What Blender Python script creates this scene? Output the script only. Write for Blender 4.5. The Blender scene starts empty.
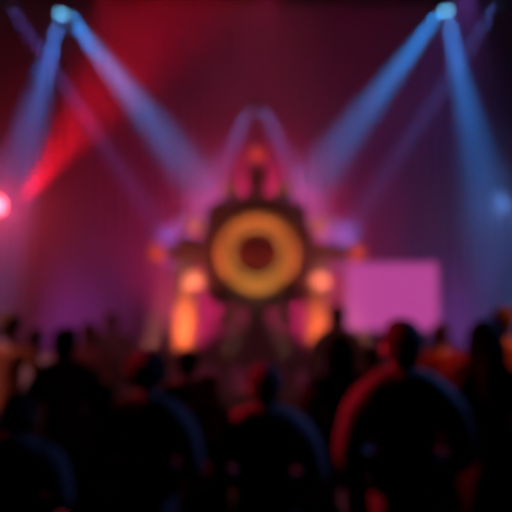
import bpy, bmesh, math, random
from mathutils import Vector, Matrix, Euler
R = math.radians
random.seed(7)
S = bpy.context.scene
COL = S.collection

# ------------------------------------------------------------------ camera
F = 703.0
PITCH = math.atan(72 / F)
CAM = Vector((0, 0, 1.72))
cd = bpy.data.cameras.new('camera')
cam = bpy.data.objects.new('camera', cd)
COL.objects.link(cam)
cam.location = CAM
cam.rotation_euler = (R(90) + PITCH, 0, 0)
cd.sensor_width = 36
cd.lens = 36 * F / 512
cd.clip_start = .02
cd.dof.use_dof = True              # the photographer's lens is focused far too close
cd.dof.focus_distance = 0.6
cd.dof.aperture_fstop = 3.3
S.camera = cam


def at(px, py, Y):
    """The point of the place seen at that spot of the photograph, Y metres ahead."""
    a, b = (px - 256) / F, (256 - py) / F
    c, s = math.cos(PITCH), math.sin(PITCH)
    d = Vector((a, c - b * s, s + b * c))
    return CAM + d * (Y / d.y)


# ------------------------------------------------------------------ world, exposure
w = bpy.data.worlds.new('night')
w.use_nodes = True
w.node_tree.nodes['Background'].inputs[0].default_value = (.0, .0, .0, 1)
w.node_tree.nodes['Background'].inputs[1].default_value = 0
S.world = w
S.view_settings.view_transform = 'Standard'
S.view_settings.look = 'None'
S.view_settings.gamma = 1
S.view_settings.use_curve_mapping = False
S.view_settings.exposure = 0
S.cycles.use_denoising = True
S.cycles.max_bounces = 4
S.cycles.volume_bounces = 0
S.cycles.sample_clamp_indirect = 3
S.cycles.use_light_tree = True

FOG_DENSITY = .05
DK = .7          # height of the stage deck


def spot(name, loc, target, color, power, deg, blend=.4, size=.06):
    d = bpy.data.lights.new(name, 'SPOT')
    d.color, d.energy, d.spot_size, d.spot_blend, d.shadow_soft_size = color, power, R(deg), blend, size
    o = bpy.data.objects.new(name, d)
    COL.objects.link(o)
    o.location = loc
    o.rotation_euler = (Vector(target) - Vector(loc)).to_track_quat('-Z', 'Y').to_euler()
    o['kind'] = 'helper'
    return o


# wash lamps of the rig (their housings are built further down)
RED, MAG, BLUE, AMB, PUR = (1, .008, .05), (1, .025, .20), (.08, .35, 1), (1, .33, .06), (.35, .1, 1)
WASH = [
    # name, place, target, colour, watts, beam, blend
    ('red_wash', (-3.2, 13.6, 8.9), (-2.6, 18, 4.6), RED, 170, 75, .9),
    ('red_wash', (0.3, 13.6, 8.9), (-.2, 18, 4.6), (1, .02, .2), 150, 75, .9),
    ('purple_wash', (4.4, 13.6, 8.9), (4.2, 18, 5.5), (.25, .08, .6), 700, 75, .9),
    ('purple_wash', (-5.4, 16.2, 1.05), (-3.6, 18, 3.0), (.45, .06, .65), 520, 95, 1),
    ('magenta_wash', (-1.5, 15.3, 1.05), (-1.2, 18, 4.3), MAG, 2100, 95, 1),
    ('magenta_wash', (1.35, 15.3, 1.05), (1.2, 18, 4.3), MAG, 2100, 95, 1),
    ('added_rose_wash', (.02, 15.5, 3.15), (.02, 18, 3.9), (1, .015, .12), 6000, 96, 1),  # hidden lamp added to make the red-pink halo round the medallion
    ('purple_wash', (5.0, 16.2, 1.05), (4.6, 18, 3.0), (.35, .10, .7), 500, 95, 1),
]

CROWD_FILL = [  # out-of-view lamps added to light the shoulders and sides of the crowd
    ((-4.3, 5.0, 4.5), (-.05, 3.45, 1.78), (1, .015, .045), 9500, 17, 'unseen red lamp added on the left side truss to light the nearest people'),
    ((4.3, 5.0, 4.5), (.6, 3.4, 1.72), (.16, .28, 1), 1500, 18, 'unseen blue lamp added on the right side truss to light the nearest people'),
    ((-4.3, 5.3, 4.5), (-2.3, 7.0, 1.6), (1, .34, .40), 400, 60, 'unseen pink lamp added on the left side truss, further in'),
    ((4.3, 5.3, 4.5), (2.2, 7.0, 1.6), (1, .16, .06), 450, 60, 'unseen amber lamp added on the right side truss, further in'),
]


# ------------------------------------------------------------------ materials
def mat(name, color, rough=.6, metal=0, spec=.5, emit=None, strength=0, bump=0, scale=30, vary=0, sheen=0):
    m = bpy.data.materials.new(name)
    m.use_nodes = True
    nt = m.node_tree
    b = nt.nodes['Principled BSDF']
    b.inputs['Base Color'].default_value = (*color, 1)
    b.inputs['Roughness'].default_value = rough
    b.inputs['Metallic'].default_value = metal
    b.inputs['Specular IOR Level'].default_value = spec
    b.inputs['Sheen Weight'].default_value = sheen
    if emit:
        b.inputs['Emission Color'].default_value = (*emit, 1)
        b.inputs['Emission Strength'].default_value = strength
    if bump or vary:
        tc = nt.nodes.new('ShaderNodeTexCoord')
        n = nt.nodes.new('ShaderNodeTexNoise')
        n.inputs['Scale'].default_value = scale
        n.inputs['Detail'].default_value = 5
        nt.links.new(tc.outputs['Object'], n.inputs['Vector'])
        if bump:
            bp = nt.nodes.new('ShaderNodeBump')
            bp.inputs['Strength'].default_value = bump
            bp.inputs['Distance'].default_value = .01
            nt.links.new(n.outputs['Fac'], bp.inputs['Height'])
            nt.links.new(bp.outputs['Normal'], b.inputs['Normal'])
        if vary:
            mx = nt.nodes.new('ShaderNodeMix')
            mx.data_type = 'RGBA'
            mx.inputs[6].default_value = (*[c * (1 - vary) for c in color], 1)
            mx.inputs[7].default_value = (*[min(1, c * (1 + vary)) for c in color], 1)
            nt.links.new(n.outputs['Fac'], mx.inputs[0])
            nt.links.new(mx.outputs[2], b.inputs['Base Color'])
    return m


M = {
    'drape': mat('stage drape', (.17, .15, .17), .9, bump=.3, scale=60, vary=.1),
    'black': mat('black paint', (.012, .012, .014), .5, bump=.1),
    'wall': mat('dark wall', (.03, .03, .034), .85, bump=.2, scale=12, vary=.2),
    'floor': mat('dark floor', (.03, .028, .03), .45, bump=.15, scale=8, vary=.3),
    'deck': mat('stage deck', (.13, .12, .13), .55, bump=.1, scale=20, vary=.2),
    'skirt': mat('black skirt', (.01, .01, .012), .95, bump=.2),
    'alu': mat('truss alloy', (.25, .25, .27), .4, metal=.9, bump=.05),
    'gold': mat('gold paint', (.80, .42, .10), .45, metal=.15, bump=.2, scale=14, vary=.2),
    'gold_pale': mat('pale gold paint', (.85, .55, .22), .5, metal=.1, bump=.2, scale=18, vary=.2),
    'bronze': mat('dark bronze', (.085, .028, .022), .55, metal=.1, bump=.2, scale=20, vary=.25),
    'hub': mat('dark red lacquer', (.14, .008, .004), .7, spec=.1, bump=.1),
    'cream': mat('cream petal', (.78, .60, .42), .6, bump=.15, vary=.15),
    'tip': mat('frosted red lamp glass', (.6, .1, .05), .4, emit=(1, .10, .05), strength=.55),
    'tip_top': mat('frosted red lamp glass top', (.6, .1, .05), .4, emit=(1, .07, .06), strength=.45),
    'fabric': mat('white stretch fabric', (.75, .72, .70), .8, bump=.1, scale=80),
    'lens_blue': mat('blue lamp lens', (.1, .2, .3), .2, emit=(.16, .62, 1), strength=11),
    'lens_small': mat('small blue lamp lens', (.1, .2, .3), .2, emit=(.18, .35, 1), strength=.8),
    'lens_red': mat('red lamp lens', (.3, .1, .1), .2, emit=(1, .12, .16), strength=9),
    'lens_side': mat('side blue lamp lens', (.1, .2, .3), .2, emit=(.15, .38, 1), strength=.4),
    'lens_wash': mat('wash lens', (.2, .2, .2), .2),
    'lens_amber': mat('amber lens', (.3, .2, .1), .2, emit=(1, .35, .06), strength=1.2),
    'screen': mat('lit video screen', (.05, .02, .04), .5, emit=(.50, .06, .32), strength=1.35),
    'leather': mat('shoe leather', (.02, .015, .012), .4),
    'phone': mat('phone body', (.015, .015, .018), .3),
    'lip': mat('lips', (.25, .07, .06), .5),
    'iris': mat('dark iris', (.02, .012, .008), .3),
    'eye': mat('eye white', (.45, .42, .40), .4),
}


# ------------------------------------------------------------------ mesh helpers
def tag(o, label=None, cat=None, group=None, kind=None):
    for k, v in (('label', label), ('category', cat), ('group', group), ('kind', kind)):
        if v:
            o[k] = v
    return o


def empty(name, loc=(0, 0, 0), rz=0, **k):
    o = bpy.data.objects.new(name, None)
    COL.objects.link(o)
    o.location = loc
    o.rotation_euler = (0, 0, rz)
    return tag(o, **k)


def obj(name, bm, m, parent=None, smooth=None):
    me = bpy.data.meshes.new(name)
    if isinstance(bm, bmesh.types.BMesh):
        bmesh.ops.recalc_face_normals(bm, faces=bm.faces)
        bm.to_mesh(me)
        bm.free()
    else:
        me = bm
    if m:
        me.materials.clear()
        me.materials.append(M[m] if isinstance(m, str) else m)
    if smooth:
        for p in me.polygons:
            p.use_smooth = True
    o = bpy.data.objects.new(name, me)
    COL.objects.link(o)
    if parent:
        o.parent = parent
    return o


def box(bm, lo, hi, bev=0):
    lo, hi = Vector(lo), Vector(hi)
    r = bmesh.ops.create_cube(bm, size=1)
    vs = r['verts']
    for v in vs:
        v.co = Vector([lo[i] + (v.co[i] + .5) * (hi[i] - lo[i]) for i in range(3)])
    if bev:
        es = list({e for v in vs for e in v.link_edges})
        bmesh.ops.bevel(bm, geom=es, offset=bev, segments=2, affect='EDGES', profile=.5)


def tube(bm, a, b, r, r2=None, n=12, caps=True):
    a, b = Vector(a), Vector(b)
    d = b - a
    q = d.to_track_quat('Z', 'Y').to_matrix().to_4x4()
    bmesh.ops.create_cone(bm, cap_ends=caps, segments=n, radius1=r, radius2=r if r2 is None else r2,
                          depth=d.length, matrix=Matrix.Translation((a + b) / 2) @ q)


def lathe(bm, prof, n=48, axis='Z', c=(0, 0, 0), close=False):
    """prof: list of (radius, height) turned about the axis."""
    c = Vector(c)
    rings = []
    for r, h in prof:
        ring = []
        for i in range(n):
            t = 2 * math.pi * i / n
            p = (r * math.cos(t), r * math.sin(t), h) if axis == 'Z' else (r * math.cos(t), -h, r * math.sin(t))
            ring.append(bm.verts.new(c + Vector(p)))
        rings.append(ring)
    L = len(rings)
    for k in range(L if close else L - 1):
        A, B = rings[k], rings[(k + 1) % L]
        for i in range(n):
            bm.faces.new((A[i], A[(i + 1) % n], B[(i + 1) % n], B[i]))
    if not close:
        for ring in (rings[0], rings[-1]):
            try:
                bm.faces.new(ring)
            except ValueError:
                pass


def prism(bm, pts, y0, y1, bev=0):
    """an outline in x, z given its own thickness in y"""
    a = [bm.verts.new((x, y0, z)) for x, z in pts]
    b = [bm.verts.new((x, y1, z)) for x, z in pts]
    n = len(pts)
    bm.faces.new(a)
    bm.faces.new(b[::-1])
    for i in range(n):
        bm.faces.new((a[i], a[(i + 1) % n], b[(i + 1) % n], b[i]))


def ball(bm, c, r, sc=(1, 1, 1), n=16, rot=None):
    mt = Matrix.Translation(c) @ (rot.to_4x4() if rot else Matrix.Identity(4)) @ Matrix.Diagonal((*sc, 1))
    bmesh.ops.create_uvsphere(bm, u_segments=n, v_segments=max(6, n * 2 // 3), radius=r, matrix=mt)


def struct(name, bm, m):
    return tag(obj(name, bm, m), kind='structure')


# ------------------------------------------------------------------ the hall
bm = bmesh.new(); box(bm, (-10, -4, -.2), (10, 18.6, 0)); struct('floor', bm, 'floor')
bm = bmesh.new(); box(bm, (-10, -4, 10.6), (10, 18.6, 10.8)); struct('ceiling', bm, 'wall')
bm = bmesh.new(); box(bm, (-10.2, -4, 0), (-10, 18.6, 10.6)); struct('wall_left', bm, 'wall')
bm = bmesh.new(); box(bm, (10, -4, 0), (10.2, 18.6, 10.6)); struct('wall_right', bm, 'wall')
bm = bmesh.new(); box(bm, (-10, 18.4, 0), (10, 18.6, 10.6)); struct('wall_back', bm, 'wall')
bm = bmesh.new(); box(bm, (-10, -4.2, 0), (10, -4, 10.6)); struct('wall_rear', bm, 'wall')

# pleated drape behind the stage
bm = bmesh.new()
N = 720
rows = []
for z in (DK, 4, 7, 10.3):
    rows.append([bm.verts.new((-9.6 + 19.2 * i / N, 18.05 + .06 * math.sin(i * .62) + .03 * math.sin(i * .23 + z * .2), z)) for i in range(N + 1)])
for k in range(3):
    for i in range(N):
        bm.faces.new((rows[k][i], rows[k][i + 1], rows[k + 1][i + 1], rows[k + 1][i]))
r = bmesh.ops.solidify(bm, geom=bm.faces[:], thickness=.02)
tag(obj('backdrop_curtain', bm, 'drape', smooth=True), 'tall pleated curtain hanging across the whole back of the stage', 'curtain')

# stage
bm = bmesh.new(); box(bm, (-8.5, 11.6, DK - .12), (8.5, 18.3, DK), .01)
st = empty('stage', (0, 0, 0), label='low black stage platform under the round medallion', cat='stage')
obj('deck', bm, 'deck', st)
bm = bmesh.new()
prev = None
for i in range(341):
    x = -8.5 + 17 * i / 340
    y = 11.63 + .02 * math.sin(i * .9)
    a, b = bm.verts.new((x, y, 0)), bm.verts.new((x, y, DK - .12))
    if prev:
        bm.faces.new((prev[0], a, b, prev[1]))
    prev = (a, b)
bmesh.ops.solidify(bm, geom=bm.faces[:], thickness=.01)
obj('skirt', bm, 'skirt', st)


# ------------------------------------------------------------------ truss
def truss(name, a, b, w, label, group=None):
    a, b = Vector(a), Vector(b)
    root = empty(name, a, label=label, cat='truss', group=group)
    d = (b - a)
    L = d.length
    d.normalize()
    u = Vector((0, 1, 0)) if abs(d.y) < .5 else Vector((1, 0, 0))
    v = d.cross(u).normalized()
    cs = [(u * sx + v * sy) * w / 2 for sx, sy in ((-1, -1), (1, -1), (1, 1), (-1, 1))]
    for c in cs:
        bm = bmesh.new(); tube(bm, c, c + d * L, .025, n=10); obj('chord', bm, 'alu', root, True)
    bm = bmesh.new()
    n = int(L / w)
    for i in range(n):
        for k in range(4):
            p, q = cs[k], cs[(k + 1) % 4]
            if i % 2:
                p, q = q, p
            tube(bm, p + d * (i * L / n), q + d * ((i + 1) * L / n), .011, n=6)
    obj('lacing', bm, 'alu', root, True)
    return root


truss('roof_truss', (-8.6, 13.6, 9.2), (8.6, 13.6, 9.2), .4, 'long horizontal alloy truss over the stage carrying the blue lamps')
RX, BX = at(-4, 205, 13.2), at(503, 203, 13.2)
TL, TR = RX.x - .62, BX.x + .72
for x, s in ((TL, 'vertical alloy truss tower at the stage edge carrying the pink-red lamp'),
             (TR, 'vertical alloy truss tower at the stage edge carrying the small blue lamp')):
    truss('truss_tower', (x, 13.2, DK + .03), (x, 13.2, 8.98), .34, s, 'towers')['group'] = 'side towers of the lighting rig'


# ------------------------------------------------------------------ lamps
def moving_head(loc, target, color, power, deg, label, lens='lens_blue', up=1, k=1.0, group=None, size=.05, blend=.35, lit=True, lr=.095):
    """head pivots at loc; up=1 hangs from above, -1 stands on its base"""
    loc, target = Vector(loc), Vector(target)
    root = empty('moving_head_lamp', loc, label=label, cat='stage lamp', group=group)
    z = Vector((0, 0, up))
    bm = bmesh.new(); box(bm, (-.16 * k, -.14 * k, .27 * k) if up > 0 else (-.16 * k, -.14 * k, -.37 * k),
                          (.16 * k, .14 * k, .37 * k) if up > 0 else (.16 * k, .14 * k, -.27 * k), .02 * k)
    obj('base', bm, 'black', root)
    bm = bmesh.new()
    for s in (-1, 1):
        box(bm, (s * .17 * k - .02 * k, -.05 * k, -.04 * k if up > 0 else -.27 * k), (s * .17 * k + .02 * k, .05 * k, .27 * k if up > 0 else .04 * k), .008 * k)
    box(bm, (-.19 * k, -.05 * k, min(up * .24 * k, up * .27 * k)), (.19 * k, .05 * k, max(up * .24 * k, up * .27 * k)))
    obj('yoke', bm, 'black', root)
    if up > 0:
        bm = bmesh.new()
        tube(bm, (0, 0, .37 * k), (0, 0, .46 * k), .03, n=10)
        obj('clamp', bm, 'alu', root)
    d = (target - loc).normalized()
    q = d.to_track_quat('Z', 'Y')
    bm = bmesh.new()
    lathe(bm, [(.06, -.2), (.11, -.17), (.125, -.05), (.105, .03), (.125, .1), (.13, .16), (.115, .175), (.105, .15)], 24)
    bmesh.ops.scale(bm, verts=bm.verts, vec=(k, k, k))
    h = obj('head', bm, 'black', root, True)
    h.rotation_euler = q.to_euler()
    bm = bmesh.new()
    lathe(bm, [(lr + .008, .152), (lr, .165), (lr * .8, .178), (lr * .4, .186), (.004, .188)], 24)
    bmesh.ops.scale(bm, verts=bm.verts, vec=(k, k, k))
    obj('lens', bm, lens, h, True)
    if lit:
        spot('lamp_light', loc + d * (.26 * k), target, color, power, deg, blend, size)
    return root


CY = 13.6
CYAN = (.015, .29, 1)
top = 'blue lamps on the roof truss'
L1, L2, L0 = at(61, 6, 13.4), at(63, 9, 13.85), at(0, -10, 13.4)
R1, R2, R0 = at(447, 3, 13.4), at(445, 6, 13.85), at(508, -12, 13.4)
beams = [
    (L1, at(240, 234, 17.9), CYAN, 25000, 18, 'bright blue lamp at upper left whose beam slants towards the medallion'),
    (L2, at(-14, 290, 12.2), (.04, .24, 1), 10000, 17, 'blue lamp at upper left whose beam falls steeply to the left'),
    (L0, at(166, 236, 17.9), (.22, .16, 1), 20000, 7, 'blue lamp in the top left corner with a long thin beam'),
    (R1, at(274, 234, 17.9), CYAN, 25000, 18, 'bright blue lamp at upper right whose beam slants towards the medallion'),
    (R2, at(506, 290, 12.2), (.02, .28, 1), 12000, 16, 'blue lamp at upper right whose beam falls steeply to the right'),
    (R0, at(350, 230, 17.9), (.14, .22, 1), 21000, 7, 'blue lamp in the top right corner with a long thin beam'),
]
for p, t, c, pw, dg, lb in beams:
    k = 1
    moving_head(p, t, c, pw, dg, lb, group=top, blend=1, k=.72)
    bm = bmesh.new()
    tube(bm, (p.x, p.y, p.z + .46), (p.x, p.y, 9.0), .022, n=10)
    tag(obj('hanging_pipe', bm, 'black'), 'black drop pipe holding the ' + lb.split(' whose')[0].split(' with')[0] + (' with the steep beam' if 'steep' in lb else ' with the slanting beam' if 'slant' in lb else ''), 'pipe', 'drop pipes of the roof truss')

# small lamps on a mast behind the medallion
mast = at(257, 103, 15.2)
bm = bmesh.new(); box(bm, (mast.x - .03, 15.2, 2.91), (mast.x + .03, 15.395, 2.94)); tube(bm, (mast.x, 15.2, DK), (mast.x, 15.2, mast.z - .15), .025, n=12); box(bm, (mast.x - .3, 15.0, DK), (mast.x + .3, 15.4, DK + .04), .01)
box(bm, (mast.x - .2, 15.16, mast.z - .16), (mast.x + .2, 15.24, mast.z - .125))
tag(obj('lamp_mast', bm, 'black'), 'thin black mast rising behind the round medallion', 'mast')
for s, side in ((-1, 'left'), (1, 'right')):
    p = mast + Vector((s * .075, 0, 0))
    moving_head(p, at(257 + s * 68, 232, 17.9), (.12, .22, 1), 4800, 16, 'small blue lamp above the medallion, aimed down to the ' + side,
                'lens_small', up=-1, k=.33, group='pair of small lamps above the medallion')

# lamps on the towers
LR = Vector((RX.x, 13.2, RX.z)); LB = Vector((BX.x, 13.2, BX.z))
ra = moving_head(LR, CAM + Vector((-1.5, 4, .3)), (1, .03, .08), 1100, 60, 'glaring pink-red lamp facing the crowd at the left edge', 'lens_red', k=1.45, blend=.8)
moving_head(LR + Vector((.12, .85, .12)), at(150, 30, 10.5), (1, .004, .02), 7000, 24, 'dark housed lamp behind the pink-red lamp, throwing a red beam upward', 'lens_wash', blend=1)
ba = moving_head(LB, CAM + Vector((1.5, 5, .3)), (.15, .35, 1), 180, 50, 'small blue lamp facing the crowd at the right edge', 'lens_side', k=1.15, blend=.8)
for x, z, p in ((TL, LR.z + .46 * 1.45 + .03, LR), (TR, LB.z + .46 * 1.15 + .03, LB), (TL, LR.z + .12 + .49, LR + Vector((.12, .85, 0)))):
    far = p.y > 13.6
    bm = bmesh.new(); tube(bm, (x + (.2 if x < 0 else -.2), 13.42 if far else 13.2, z), (p.x, p.y, z), .025, n=10)
    tag(obj('bracket_arm', bm, 'alu'), 'short alloy arm holding the ' + ('blue' if x > 0 else 'pink-red' if not far else 'rear dark') + ' lamp on its tower', 'bracket')

# wash lamps
def wash(name, loc, target, color, power, deg, blend, label, lens='lens_wash', group='wash lamps'):
    loc, target = Vector(loc), Vector(target)
    root = empty(name, loc, label=label, cat='stage lamp', group=group)
    d = (target - loc).normalized()
    bm = bmesh.new()
    lathe(bm, [(.04, -.2), (.075, -.17), (.085, 0), (.1, .06), (.1, .08), (.09, .07)], 20)
    h = obj('can', bm, 'black', root, True)
    h.rotation_euler = d.to_track_quat('Z', 'Y').to_euler()
    bm = bmesh.new(); lathe(bm, [(.088, .05), (.06, .064), (.003, .07)], 20)
    obj('lens', bm, lens, h, True)
    up = 1 if loc.z > 5 else -1
    bm = bmesh.new()
    for s in (-1, 1):
        box(bm, (s * .12 - .005, -.02, min(0, up * .22)), (s * .12 + .005, .02, max(0, up * .22)))
    box(bm, (-.125, -.02, min(up * .21, up * .22)), (.125, .02, max(up * .21, up * .22)))
    if up < 0:
        box(bm, (-.13, -.1, -loc.z + DK if loc.z < 2 else -.24), (.13, .1, -.22))
    obj('bracket', bm, 'black', root)
    spot('wash_light', loc + d * .17, target, color, power, deg, blend, .08)
    return root


wl = ['red wash lamp on the roof truss, over the left of the curtain', 'red wash lamp on the roof truss, over the middle of the curtain',
      'purple wash lamp on the roof truss, over the right of the curtain', 'purple floor lamp washing the curtain, far left on the stage',
      'magenta floor lamp behind the medallion, its left one', 'magenta floor lamp behind the medallion, its right one',
      'added rose lamp clamped to the thin mast, hidden behind the gold centre of the medallion',
      'purple floor lamp washing the curtain, far right behind the screen']
for (n, l, t, c, p, d, b), lb in zip(WASH, wl):
    wash('wash_lamp', l, t, c, p, d, b, lb)

# ------------------------------------------------------------------ medallion
EY = 14.0
EC = at(257, 253, EY)
U = (at(357, 253, EY) - at(257, 253, EY)).x / 100      # one unit of the medallion drawing in metres
med = empty('round_medallion', (EC.x, EY, DK + .01), label='big ornate round medallion with gold centre and cross arms standing on the stage', cat='stage decoration')
ez = EC.z - DK


def polar(r, deg):
    return (r * U * math.cos(R(deg)), r * U * math.sin(R(deg)))


def ring(name, r0, r1, y0, y1, m, parent, lobes=0, amp=0, n=192, ph=0):
    bm = bmesh.new()
    A = []
    bev = min(.03, (r1 - r0) * U * .3)
    prof = [(r0 * U, 0), (r0 * U, 1 - .3), (r0 * U + bev, 1), (r1 * U - bev, 1), (r1 * U, .7), (r1 * U, 0)]
    rings = []
    for q, (r, hh) in enumerate(prof):
        rr = []
        for i in range(n):
            t = 2 * math.pi * i / n
            k = 1 + (amp * max(0, math.cos(lobes * (t - R(ph)))) ** 1.5 if lobes and q >= 3 else 0)
            rr.append(bm.verts.new((r * k * math.cos(t), y0 + (y1 - y0) * hh, ez + r * k * math.sin(t))))
        rings.append(rr)
    for a in range(len(rings)):
        X, Y = rings[a], rings[(a + 1) % len(rings)]
        for i in range(n):
            bm.faces.new((X[i], X[(i + 1) % n], Y[(i + 1) % n], Y[i]))
    return obj(name, bm, m, parent)


ring('outer_ring', 41, 59, .14, -.12, 'bronze', med, 8, .12, ph=0)
ring('gold_ring', 30, 40.5, .06, -.20, 'gold', med)
ring('inner_ring', 22, 27.5, .06, -.18, 'gold_pale', med)
bm = bmesh.new()      # dished back plate of the gold centre
lathe(bm, [(42 * U, .0), (42 * U, .04), (30 * U, .03), (18 * U, .0), (17 * U, -.04)], 96, 'Y', (0, 0, ez))
obj('back_plate', bm, 'gold', med)
bm = bmesh.new()
lathe(bm, [(21 * U, -.02), (20.5 * U, .10), (15 * U, .19), (7 * U, .23), (.01, .24)], 48, 'Y', (0, 0, ez))
bmesh.ops.scale(bm, verts=bm.verts, vec=(1, 1, .85), space=Matrix.Translation((0, 0, -ez)))
obj('hub', bm, 'hub', med, True)
for k in range(16):
    bm = bmesh.new()
    a = k * 22.5
    p, q = polar(25, a), polar(33, a)
    tube(bm, (p[0], -.1, ez + p[1]), (q[0], -.1, ez + q[1]), .035, .05, 10)
    obj('spoke', bm, 'gold_pale' if k % 2 else 'gold', med, True)
for k in range(24):
    bm = bmesh.new()
    p = polar(35.3, k * 15)
    ball(bm, (p[0], -.2, ez + p[1]), .055, (1, .6, 1), 12)
    obj('stud', bm, 'gold_pale', med, True)


def plate(name, pts, rot, y0, y1, m):
    bm = bmesh.new()
    prism(bm, [(x * U, z * U) for x, z in pts], y0, y1)
    bmesh.ops.bevel(bm, geom=bm.edges[:], offset=.012, segments=2, affect='EDGES')
    bmesh.ops.rotate(bm, verts=bm.verts, matrix=Matrix.Rotation(-R(rot), 3, 'Y'), cent=(0, 0, 0))
    bmesh.ops.translate(bm, verts=bm.verts, vec=(0, 0, ez))
    return obj(name, bm, m, med)


for k in range(4):      # knobs on the diagonals
    plate('knob_plate', [(55, -13), (60, -14), (65, -8), (67, 0), (65, 8), (60, 14), (55, 13)], 45 + 90 * k, -.10, .12, 'bronze')
for k in range(8):      # cream petals between
    plate('petal', [(60, -7), (67, -9), (76, -5), (81, 0), (76, 5), (67, 9), (60, 7)], 24 + 90 * (k // 2) + (42 if k % 2 else 0), -.04, .04, 'cream')
for a in (0, 90, 180):  # cross arms, flared before the tip
    plate('cross_arm', [(56, -7), (70, -6), (80, -10), (86, -5), (93, -4), (93, 4), (86, 5), (80, 10), (70, 6), (56, 7)], a, -.08, .10, 'bronze')
    bm = bmesh.new()
    p = polar(100, a)
    ball(bm, (p[0], -.02, ez + p[1]), 8.5 * U, (1, .6, 1), 24)
    obj('tip_lamp', bm, 'tip_top' if a == 90 else 'tip', med, True)['label'] = 'glowing red tip lamp'
plate('stem', [(56, -10), (68, -8), (78, -13), (86, -8), (94, -6.5), (ez / U, -6), (ez / U, 6), (94, 6.5), (86, 8), (78, 13), (68, 8), (56, 10)], -90, -.10, .12, 'bronze')
bm = bmesh.new(); box(bm, (-.7, -.4, 0), (.7, .5, .06), .015); obj('foot', bm, 'black', med)
# pair of unseen floor lamps added to light the gold centre
for sx, side in ((-.55, 'left'), (.55, 'right')):
    wash('added_warm_lamp', (EC.x + sx, 12.0, DK + .32), (EC.x, EY, EC.z), (1, .58, .26), 160, 33, .5, 'added warm floor lamp at the stage front aimed up at the medallion, the ' + side + ' one', group='added warm floor lamps')

# unseen trusses added along both sides of the crowd to hold its lamps
truss('added_side_truss', (-4.3, 1.6, 4.9), (-4.3, 9.4, 4.9), .3, 'unseen alloy truss added along the left side of the crowd', 'added side trusses over the crowd')
truss('added_side_truss', (4.3, 1.6, 4.9), (4.3, 9.4, 4.9), .3, 'unseen alloy truss added along the right side of the crowd', 'added side trusses over the crowd')
for l, t, c, pw, dg, lb in CROWD_FILL:
    wash('added_crowd_lamp', l, t, c, pw, dg, .9, lb, group='added crowd lamps on the side trusses')

# unseen lamps added before the medallion, throwing pink light on its petals
for s in (-1, 1):
    wash('added_pink_lamp', (EC.x + s * 2.2, 13.0, DK + .32), (EC.x + s * .9, EY, EC.z + .55), (1, .28, .2), 850, 45, .9,
         'added pink floor lamp in front of the medallion, on its ' + ('left' if s < 0 else 'right'), group='added pink floor lamps')

# ------------------------------------------------------------------ uplit columns
def column(px, Y, r, h, power, label, group, col=(1, .15, .04), px2=None):
    p = at(px, 300, Y)
    root = empty('fabric_column', (p.x, Y, DK), label=label, cat='column', group=group)
    bm = bmesh.new(); lathe(bm, [(r, .06), (r * .97, h * .5), (r, h)], 32); obj('fabric_sleeve', bm, 'fabric', root, True)
    bm = bmesh.new(); box(bm, (-r * 1.3, -r * 1.3, 0), (r * 1.3, r * 1.3, .06), .01); obj('foot_plate', bm, 'black', root)
    bm = bmesh.new(); lathe(bm, [(r * 1.04, h), (r * 1.04, h + .04), (r * .8, h + .06)], 32); obj('cap', bm, 'black', root, True)
    side = 'left of the medallion' if px < 256 else 'right of the medallion'
    for s in (-1, 1):
        wash('uplight', (p.x + s * .22, Y - 1.0, DK + .3), (p.x, Y - r * .5, DK + h * (.45 if s < 0 else .8)), col, power, 70, .9, 'amber floor lamp before the column ' + side + (', its left one' if s < 0 else ', its right one'), 'lens_amber', 'amber uplights')


column(186, 14.6, .24, 2.85, 125, 'bright orange lit white column left of the medallion', 'uplit fabric columns')
column(317, 14.6, .24, 2.75, 75, 'orange lit white column right of the medallion', 'uplit fabric columns')

# ------------------------------------------------------------------ video screen
a, b = at(346, 263, 15.4), at(437, 263, 15.4)
z1, z0 = at(400, 263, 15.4).z, at(400, 330, 15.4).z
sc = empty('video_screen', ((a.x + b.x) / 2, 15.4, DK), label='wide glowing pink video screen standing at the right of the stage', cat='screen')
hw = (b.x - a.x) / 2
bm = bmesh.new(); box(bm, (-hw, -.03, z0 - DK), (hw, .02, z1 - DK)); obj('display', bm, 'screen', sc)
bm = bmesh.new()
for x0, x1, q0, q1 in ((-hw - .04, hw + .04, z1 - DK, z1 - DK + .04), (-hw - .04, hw + .04, z0 - DK - .04, z0 - DK), (-hw - .04, -hw, z0 - DK, z1 - DK), (hw, hw + .04, z0 - DK, z1 - DK)):
    box(bm, (x0, -.05, q0), (x1, .06, q1), .005)
obj('frame', bm, 'black', sc)
bm = bmesh.new()
for s in (-1, 1):
    tube(bm, (s * hw * .7, .1, 0), (s * hw * .7, .1, z1 - DK - .1), .03)
    box(bm, (s * hw * .7 - .05, -.35, 0), (s * hw * .7 + .05, .45, .04), .01)
    box(bm, (s * hw * .7 - .03, .02, z0 - DK + .1), (s * hw * .7 + .03, .1, z0 - DK + .2))
obj('stand', bm, 'black', sc)


# ------------------------------------------------------------------ people
def eval_mesh(o, name):
    dg = bpy.context.evaluated_depsgraph_get()
    dg.update()
    me = bpy.data.meshes.new_from_object(o.evaluated_get(dg))
    me.name = name
    return me


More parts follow.
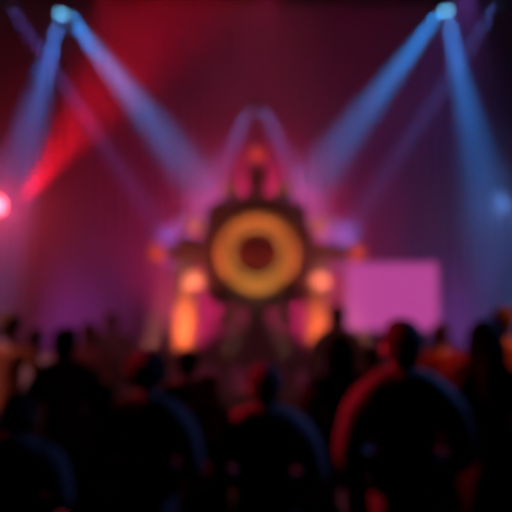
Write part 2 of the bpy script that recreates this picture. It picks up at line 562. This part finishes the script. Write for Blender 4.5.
def skin_mesh(verts, edges, root=0, sub=1, extra=None, voxel=.012, name='body', smooth_it=2):
    """verts: (x, y, z, rx, ry) joints; grows one continuous surface and fuses the extra shapes into it"""
    me = bpy.data.meshes.new(name)
    me.from_pydata([v[:3] for v in verts], edges, [])
    o = bpy.data.objects.new(name, me)
    COL.objects.link(o)
    o.modifiers.new('s', 'SKIN')
    sk = me.skin_vertices[0].data
    for i, v in enumerate(verts):
        sk[i].radius = (v[3], v[4] if len(v) > 4 else v[3])
        sk[i].use_root = i == root
    m = o.modifiers.new('u', 'SUBSURF'); m.levels = m.render_levels = sub
    out = eval_mesh(o, name)
    bpy.data.objects.remove(o)
    bm = bmesh.new()
    bm.from_mesh(out)
    if extra:
        extra(bm)
    bpy.data.meshes.remove(out)
    me2 = bpy.data.meshes.new(name)
    bm.to_mesh(me2); bm.free()
    o = bpy.data.objects.new(name, me2)
    COL.objects.link(o)
    m = o.modifiers.new('r', 'REMESH'); m.mode = 'VOXEL'; m.voxel_size = voxel; m.use_smooth_shade = True
    if smooth_it:
        m = o.modifiers.new('c', 'SMOOTH'); m.iterations = smooth_it; m.factor = .5
    out = eval_mesh(o, name)
    bpy.data.objects.remove(o)
    for p in out.polygons:
        p.use_smooth = True
    return out


# joints of a 1.75 m figure facing +y (towards the stage); arms: list of shoulder, elbow, wrist, hand direction
ARMS = {
    'down': ((.195, 0, 1.41), (.25, -.03, 1.14), (.26, .06, .89), (0, .12, -1)),
    'cup': ((.195, 0, 1.41), (.265, -.04, 1.15), (.19, .20, 1.17), (-.2, .9, .3)),
    'front': ((.195, 0, 1.41), (.262, -.04, 1.13), (.07, .24, 1.12), (-.6, .8, .2)),
    'up': ((.20, 0, 1.46), (.33, .14, 1.66), (.22, .22, 1.90), (-.15, .15, 1)),
    'phone': ((.20, 0, 1.44), (.27, .22, 1.36), (.13, .36, 1.56), (-.25, .25, 1)),
    'crossed': ((.195, 0, 1.41), (.25, .04, 1.15), (.06, .23, 1.18), (-1, .1, .1)),
}


def fingers(bm, wrist, direction, side):
    wv = Vector(wrist); d = Vector(direction).normalized()
    across = d.cross(Vector((side, 0, 0)))
    if across.length < .2:
        across = d.cross(Vector((0, 0, 1)))
    across.normalize()
    palm_n = d.cross(across).normalized()
    if palm_n.x * side > 0:
        palm_n = -palm_n
    c = wv + d * .055
    rot = Matrix((across, d, palm_n)).transposed()
    ball(bm, c, 1, (.040, .055, .018), 16, rot)
    for i, (o, L) in enumerate(((.030, .070), (.010, .080), (-.011, .075), (-.031, .058))):
        b = wv + d * .095 + across * o
        m1 = b + d * L * .5 + palm_n * .008
        e = m1 + d * L * .42 + palm_n * .028
        tube(bm, b - d * .02, m1, .0095, .009, 8); ball(bm, m1, .0092, n=8)
        tube(bm, m1, e, .009, .008, 8); ball(bm, e, .0082, n=8)
    t0 = wv + d * .035 + across * .032
    t1 = t0 + across * .028 + d * .028 + palm_n * .008
    t2 = t1 + d * .03 + across * .004 + palm_n * .01
    tube(bm, t0, t1, .0125, .0105, 8); ball(bm, t1, .0108, n=8); tube(bm, t1, t2, .0105, .0088, 8); ball(bm, t2, .009, n=8)


def head_shape(bm, z=1.63):
    ball(bm, (0, -.005, z + .015), 1, (.077, .098, .098), 24)        # skull
    ball(bm, (0, .028, z - .055), 1, (.057, .068, .068), 20)         # jaw
    ball(bm, (0, .075, z - .098), 1, (.024, .022, .020), 12)         # chin
    ball(bm, (0, .104, z - .022), 1, (.013, .020, .028), 12)         # nose
    ball(bm, (0, .090, z + .012), 1, (.048, .012, .012), 12)         # brow
    ball(bm, (0, .093, z - .062), 1, (.026, .012, .011), 12)         # mouth
    for s in (-1, 1):
        ball(bm, (s * .080, -.002, z - .012), 1, (.012, .020, .032), 12)   # ear
        ball(bm, (s * .040, .070, z - .030), 1, (.022, .022, .020), 12)    # cheek


_cache = {}


def body_mesh(la, ra, female):
    k = ('b', la, ra, female)
    if k in _cache:
        return _cache[k]
    w = .92 if female else 1
    V = [(0, 0, .96, .135 * w, .10), (0, 0, 1.12, .115 * w, .088), (0, .005, 1.30, .145 * w, .105), (0, 0, 1.415, .105 * w, .075), (0, 0, 1.49, .052, .052), (0, .005, 1.58, .052, .055)]
    E = [(0, 1), (1, 2), (2, 3), (3, 4), (4, 5)]
    for s, arm in ((-1, la), (1, ra)):
        a = ARMS[arm]
        i = len(V)
        V += [(s * a[0][0] * w, a[0][1], a[0][2], .056), (s * a[1][0] * w, a[1][1], a[1][2], .040), (s * a[2][0], a[2][1], a[2][2], .026)]
        E += [(3, i), (i, i + 1), (i + 1, i + 2)]
        i = len(V)
        V += [(s * .095, 0, .86, .086), (s * .105, .01, .50, .056), (s * .11, -.015, .30, .050), (s * .11, -.02, .09, .034), (s * .115, .03, .045, .038), (s * .13, .14, .03, .032)]
        E += [(0, i), (i, i + 1), (i + 1, i + 2), (i + 2, i + 3), (i + 3, i + 4), (i + 4, i + 5)]

    def extra(bm):
        head_shape(bm)
        for s, arm in ((-1, la), (1, ra)):
            a = ARMS[arm]
            fingers(bm, (s * a[2][0], a[2][1], a[2][2]), (s * a[3][0], a[3][1], a[3][2]), s)
    _cache[k] = skin_mesh(V, E, 0, 1, extra, .0095, 'body', 1)
    return _cache[k]


def top_mesh(la, ra, female, kind):
    k = ('t', la, ra, female, kind)
    if k in _cache:
        return _cache[k]
    w = .92 if female else 1
    g = .014 if kind == 'shirt' else .026
    V = [(0, 0, .85, .172 * w + g, .135 + g), (0, 0, 1.0, .150 * w + g, .118 + g), (0, 0, 1.14, .128 * w + g, .10 + g), (0, .005, 1.30, .150 * w + g, .112 + g), (0, 0, 1.42, .105 * w + g, .075 + g), (0, -.005, 1.485 if kind == 'shirt' else 1.555, .068, .070)]
    E = [(0, 1), (1, 2), (2, 3), (3, 4), (4, 5)]
    for s, arm in ((-1, la), (1, ra)):
        a = ARMS[arm]
        i = len(V)
        V += [(s * a[0][0] * w, a[0][1], a[0][2], .062 + g)]
        p, q, r = Vector((s * a[0][0] * w, *a[0][1:])), Vector((s * a[1][0] * w, *a[1][1:])), Vector((s * a[2][0], *a[2][1:]))
        if kind == 'shirt':
            e = p.lerp(q, .62)
            V += [(*e, .052 + g)]
            E += [(4, i), (i, i + 1)]
        else:
            e = q.lerp(r, .92)
            V += [(*q, .046 + g), (*e, .034 + g * .6)]
            E += [(4, i), (i, i + 1), (i + 1, i + 2)]

    def extra(bm):
        if kind == 'hoodie':
            ball(bm, (0, -.075, 1.475), 1, (.115, .065, .07), 16)
    _cache[k] = skin_mesh(V, E, 0, 1, extra, .014, 'top', 3)
    return _cache[k]


def trouser_mesh(female):
    k = ('p', female)
    if k in _cache:
        return _cache[k]
    V = [(0, 0, 1.04, .150, .115), (0, 0, .94, .172, .135)]
    E = [(0, 1)]
    for s in (-1, 1):
        i = len(V)
        V += [(s * .098, 0, .83, .118), (s * .107, .008, .50, .076), (s * .11, -.015, .28, .064), (s * .112, -.015, .09, .056)]
        E += [(1, i), (i, i + 1), (i + 1, i + 2), (i + 2, i + 3)]
    _cache[k] = skin_mesh(V, E, 0, 1, None, .016, 'trousers', 2)
    return _cache[k]


def shoe_mesh(s):
    k = ('s', s)
    if k not in _cache:
        bm = bmesh.new()
        ball(bm, (s * .115, -.03, .045), 1, (.044, .055, .05), 14)
        ball(bm, (s * .13, .10, .035), 1, (.048, .12, .04), 14)
        tube(bm, (s * .115, -.02, .05), (s * .112, -.02, .11), .045, .047, 14)
        for v in bm.verts:
            v.co.z = max(v.co.z, 0)
        me = bpy.data.meshes.new('shoe')
        bm.to_mesh(me); bm.free()
        for p in me.polygons:
            p.use_smooth = True
        _cache[k] = me
    return _cache[k]


def hair_mesh(style):
    k = ('h', style)
    if k in _cache:
        return _cache[k]
    z = 1.63
    bm = bmesh.new()
    ball(bm, (0, -.016, z + .028), 1, (.088, .105, .101), 28)
    if style == 'short':
        ball(bm, (0, -.055, z - .03), 1, (.072, .055, .075), 20)
        ball(bm, (0, .04, z + .085), 1, (.070, .065, .045), 18)
    elif style == 'long':
        ball(bm, (0, -.065, z - .06), 1, (.098, .070, .13), 24)
        ball(bm, (0, -.115, z - .20), 1, (.095, .045, .16), 20)
        for s in (-1, 1):
            ball(bm, (s * .078, -.01, z - .07), 1, (.024, .05, .12), 14)
            ball(bm, (s * .075, -.04, z - .19), 1, (.026, .042, .10), 14)
    elif style == 'bun':
        ball(bm, (0, -.05, z - .03), 1, (.075, .058, .07), 20)
        ball(bm, (0, -.085, z + .105), 1, (.046, .044, .042), 18)
    elif style == 'curly':
        rnd = random.Random(3)
        for _ in range(120):
            a, e = rnd.uniform(0, 6.283), rnd.uniform(-.6, 1.5)
            p = Vector((math.cos(a) * math.cos(e) * .092, math.sin(a) * math.cos(e) * .10 - .025, math.sin(e) * .10 + z + .03))
            if p.y < .06 or p.z > z + .05:
                ball(bm, p, rnd.uniform(.018, .03), n=8)
    # keep the face free
    o = bpy.data.objects.new('h', bpy.data.meshes.new('h'))
    bm.to_mesh(o.data); bm.free()
    COL.objects.link(o)
    m = o.modifiers.new('r', 'REMESH'); m.mode = 'VOXEL'; m.voxel_size = .009
    m = o.modifiers.new('c', 'SMOOTH'); m.iterations = 2
    me = eval_mesh(o, 'hair')
    bpy.data.objects.remove(o)
    rnd = random.Random(5)
    for v in me.vertices:
        c = v.co
        if c.y > .052 and c.z < z + .062 + .25 * (.1 - abs(c.x)) * .2:
            c.y = .03
        ang = math.atan2(c.x, c.y)
        k2 = 1 + .018 * math.sin(ang * 38 + c.z * 20)
        c.x *= k2
    for p in me.polygons:
        p.use_smooth = True
    _cache[('h', style)] = me
    return me


SKINS = [mat('skin tone %d' % i, c, .5) for i, c in enumerate([(.45, .24, .16), (.30, .15, .09), (.55, .33, .24), (.12, .06, .04)])]
HAIRS = {n: mat(n + ' hair', c, .8, spec=.04, bump=.4, scale=90) for n, c in {'black': (.006, .005, .006), 'brown': (.02, .011, .007), 'auburn': (.06, .02, .01), 'blond': (.20, .13, .06)}.items()}
CLOTH = {n: mat(n + ' cloth', c, .85, spec=.15, bump=.25, scale=160, sheen=0) for n, c in {
    'black': (.012, .012, .013), 'navy': (.02, .024, .05), 'charcoal': (.045, .045, .05), 'maroon': (.10, .018, .022), 'grey': (.12, .12, .13),
    'white': (.6, .6, .62), 'orange': (.55, .2, .09), 'red': (.35, .03, .03), 'brown': (.10, .05, .035), 'blue': (.10, .16, .35), 'denim': (.03, .045, .08), 'pink': (.5, .2, .2)}.items()}
crowd = 'people of the crowd watching the stage'


def person(px, top_py, Y, label, cloth='black', kind='shirt', hair='short', hcol='black', la='down', ra='down', skin=0, female=False, turn=0, legs='denim', lean=0):
    p = at(px, top_py, Y)
    k = p.z / 1.762
    root = empty('person', (p.x, Y, 0), R(turn), label=label, cat='person', group=crowd)
    root.scale = (k if k > 1 else k * .5 + .5, k if k > 1 else k * .5 + .5, k)
    obj('body', body_mesh(la, ra, female).copy(), SKINS[skin], root)
    obj('hoodie' if kind == 'hoodie' else 'jacket' if kind == 'jacket' else 't_shirt', top_mesh(la, ra, female, kind).copy(), CLOTH[cloth], root)
    obj('trousers', trouser_mesh(female).copy(), CLOTH[legs], root)
    obj('hair', hair_mesh(hair).copy(), HAIRS[hcol], root)
    for s in (-1, 1):
        obj('shoe', shoe_mesh(s).copy(), 'leather', root)
        bm = bmesh.new(); ball(bm, (s * .029, .083, 1.622), .0115, n=12)
        e = obj('eye', bm, 'eye', root, True)
        bm = bmesh.new(); ball(bm, (s * .029, .0925, 1.622), 1, (.0052, .0028, .0052), 10)
        obj('iris', bm, 'iris', e, True)
    return root, k


# nearest row, seen as black outlines
person(148, 353, 3.55, 'person in black jacket with curly dark hair and both forearms held forward', 'black', 'jacket', 'curly', 'black', la='front', ra='front', skin=3, turn=-6, legs='black')
person(265, 362, 3.4, 'person in black jacket with short dark hair, straight below the medallion', 'black', 'jacket', 'short', 'black', la='front', ra='front', skin=3, turn=4, legs='black')
person(402, 317, 3.15, 'tall broad short-haired person in dark jacket in front of the pink screen', 'black', 'jacket', 'short', 'black', la='front', ra='front', skin=3, turn=-3, legs='black')
person(483, 318, 3.9, 'tall long-haired person in black at the right edge of the crowd', 'black', 'jacket', 'long', 'black', la='front', ra='front', female=True, turn=8, legs='black')
person(340, 333, 4.7, 'slim long-haired person in black just left of the broad one by the screen', 'black', 'shirt', 'long', 'black', female=True, la='front', ra='front', skin=1, legs='black')
person(66, 326, 4.9, 'tall person in dark brown hoodie at the upper left of the crowd', 'brown', 'hoodie', 'short', 'black', turn=-5, legs='black')
person(20, 392, 3.3, 'short person in black hoodie with hair in a bun, lower left corner', 'black', 'hoodie', 'bun', 'black', la='front', ra='front', skin=3, female=True, turn=5, legs='black')
person(207, 374, 4.4, 'fair-haired person in maroon jacket in the gap left of the one below the medallion', 'maroon', 'jacket', 'short', 'blond', la='front', ra='front', turn=-12, legs='black')
person(103, 382, 4.25, 'person in maroon jacket in the gap left of the curly-haired person', 'maroon', 'jacket', 'bun', 'black', la='front', ra='front', female=True, legs='black')
person(312, 384, 4.1, 'person in dark jacket in the gap right of the one below the medallion', 'charcoal', 'jacket', 'short', 'brown', la='front', ra='front', skin=3, legs='black')
person(452, 372, 4.6, 'person in navy jacket in the gap beside the tall broad one', 'navy', 'jacket', 'bun', 'black', la='front', ra='front', skin=3, female=True, legs='black')
# second row and beyond, catching the coloured light
person(188, 348, 5.3, 'person in maroon T-shirt with auburn hair below the left orange column', 'maroon', 'shirt', 'short', 'auburn', skin=0)
person(112, 312, 8.6, 'tall dark-haired person seen small under the purple curtain at left', 'black', 'jacket', 'short', 'black')
person(90, 322, 7.2, 'person in red-brown jacket between two dark-haired people at left', 'maroon', 'jacket', 'bun', 'auburn', female=True)
person(36, 327, 7.0, 'person in white T-shirt near the left edge', 'white', 'shirt', 'short', 'brown', skin=2)
person(10, 310, 6.3, 'bare-headed person in orange T-shirt at the left edge', 'orange', 'shirt', 'short', 'blond', skin=2)
person(440, 322, 7.2, 'person in red T-shirt to the right of the pink screen', 'red', 'shirt', 'short', 'auburn', skin=0)
person(502, 306, 6.3, 'fair-haired person in orange T-shirt at the right edge', 'orange', 'shirt', 'short', 'blond', skin=2)
person(337, 304, 8.0, 'tall dark-haired person just right of the right orange column', 'charcoal', 'jacket', 'short', 'black')
person(372, 345, 6.2, 'person in red jacket half hidden by the broad dark one', 'red', 'jacket', 'short', 'brown')

# ------------------------------------------------------------------ haze over the stage
bm = bmesh.new(); box(bm, (-9.5, 6.5, .02), (9.5, 17.85, 10.5))
fm = bpy.data.materials.new('stage haze'); fm.use_nodes = True
nt = fm.node_tree; nt.nodes.clear()
vo = nt.nodes.new('ShaderNodeVolumeScatter'); ou = nt.nodes.new('ShaderNodeOutputMaterial')
vo.inputs['Color'].default_value = (1, 1, 1, 1); vo.inputs['Density'].default_value = FOG_DENSITY; vo.inputs['Anisotropy'].default_value = .2
nt.links.new(vo.outputs[0], ou.inputs['Volume'])
tag(obj('haze', bm, fm), 'thin smoke haze hanging over the whole stage', 'haze', kind='stuff')
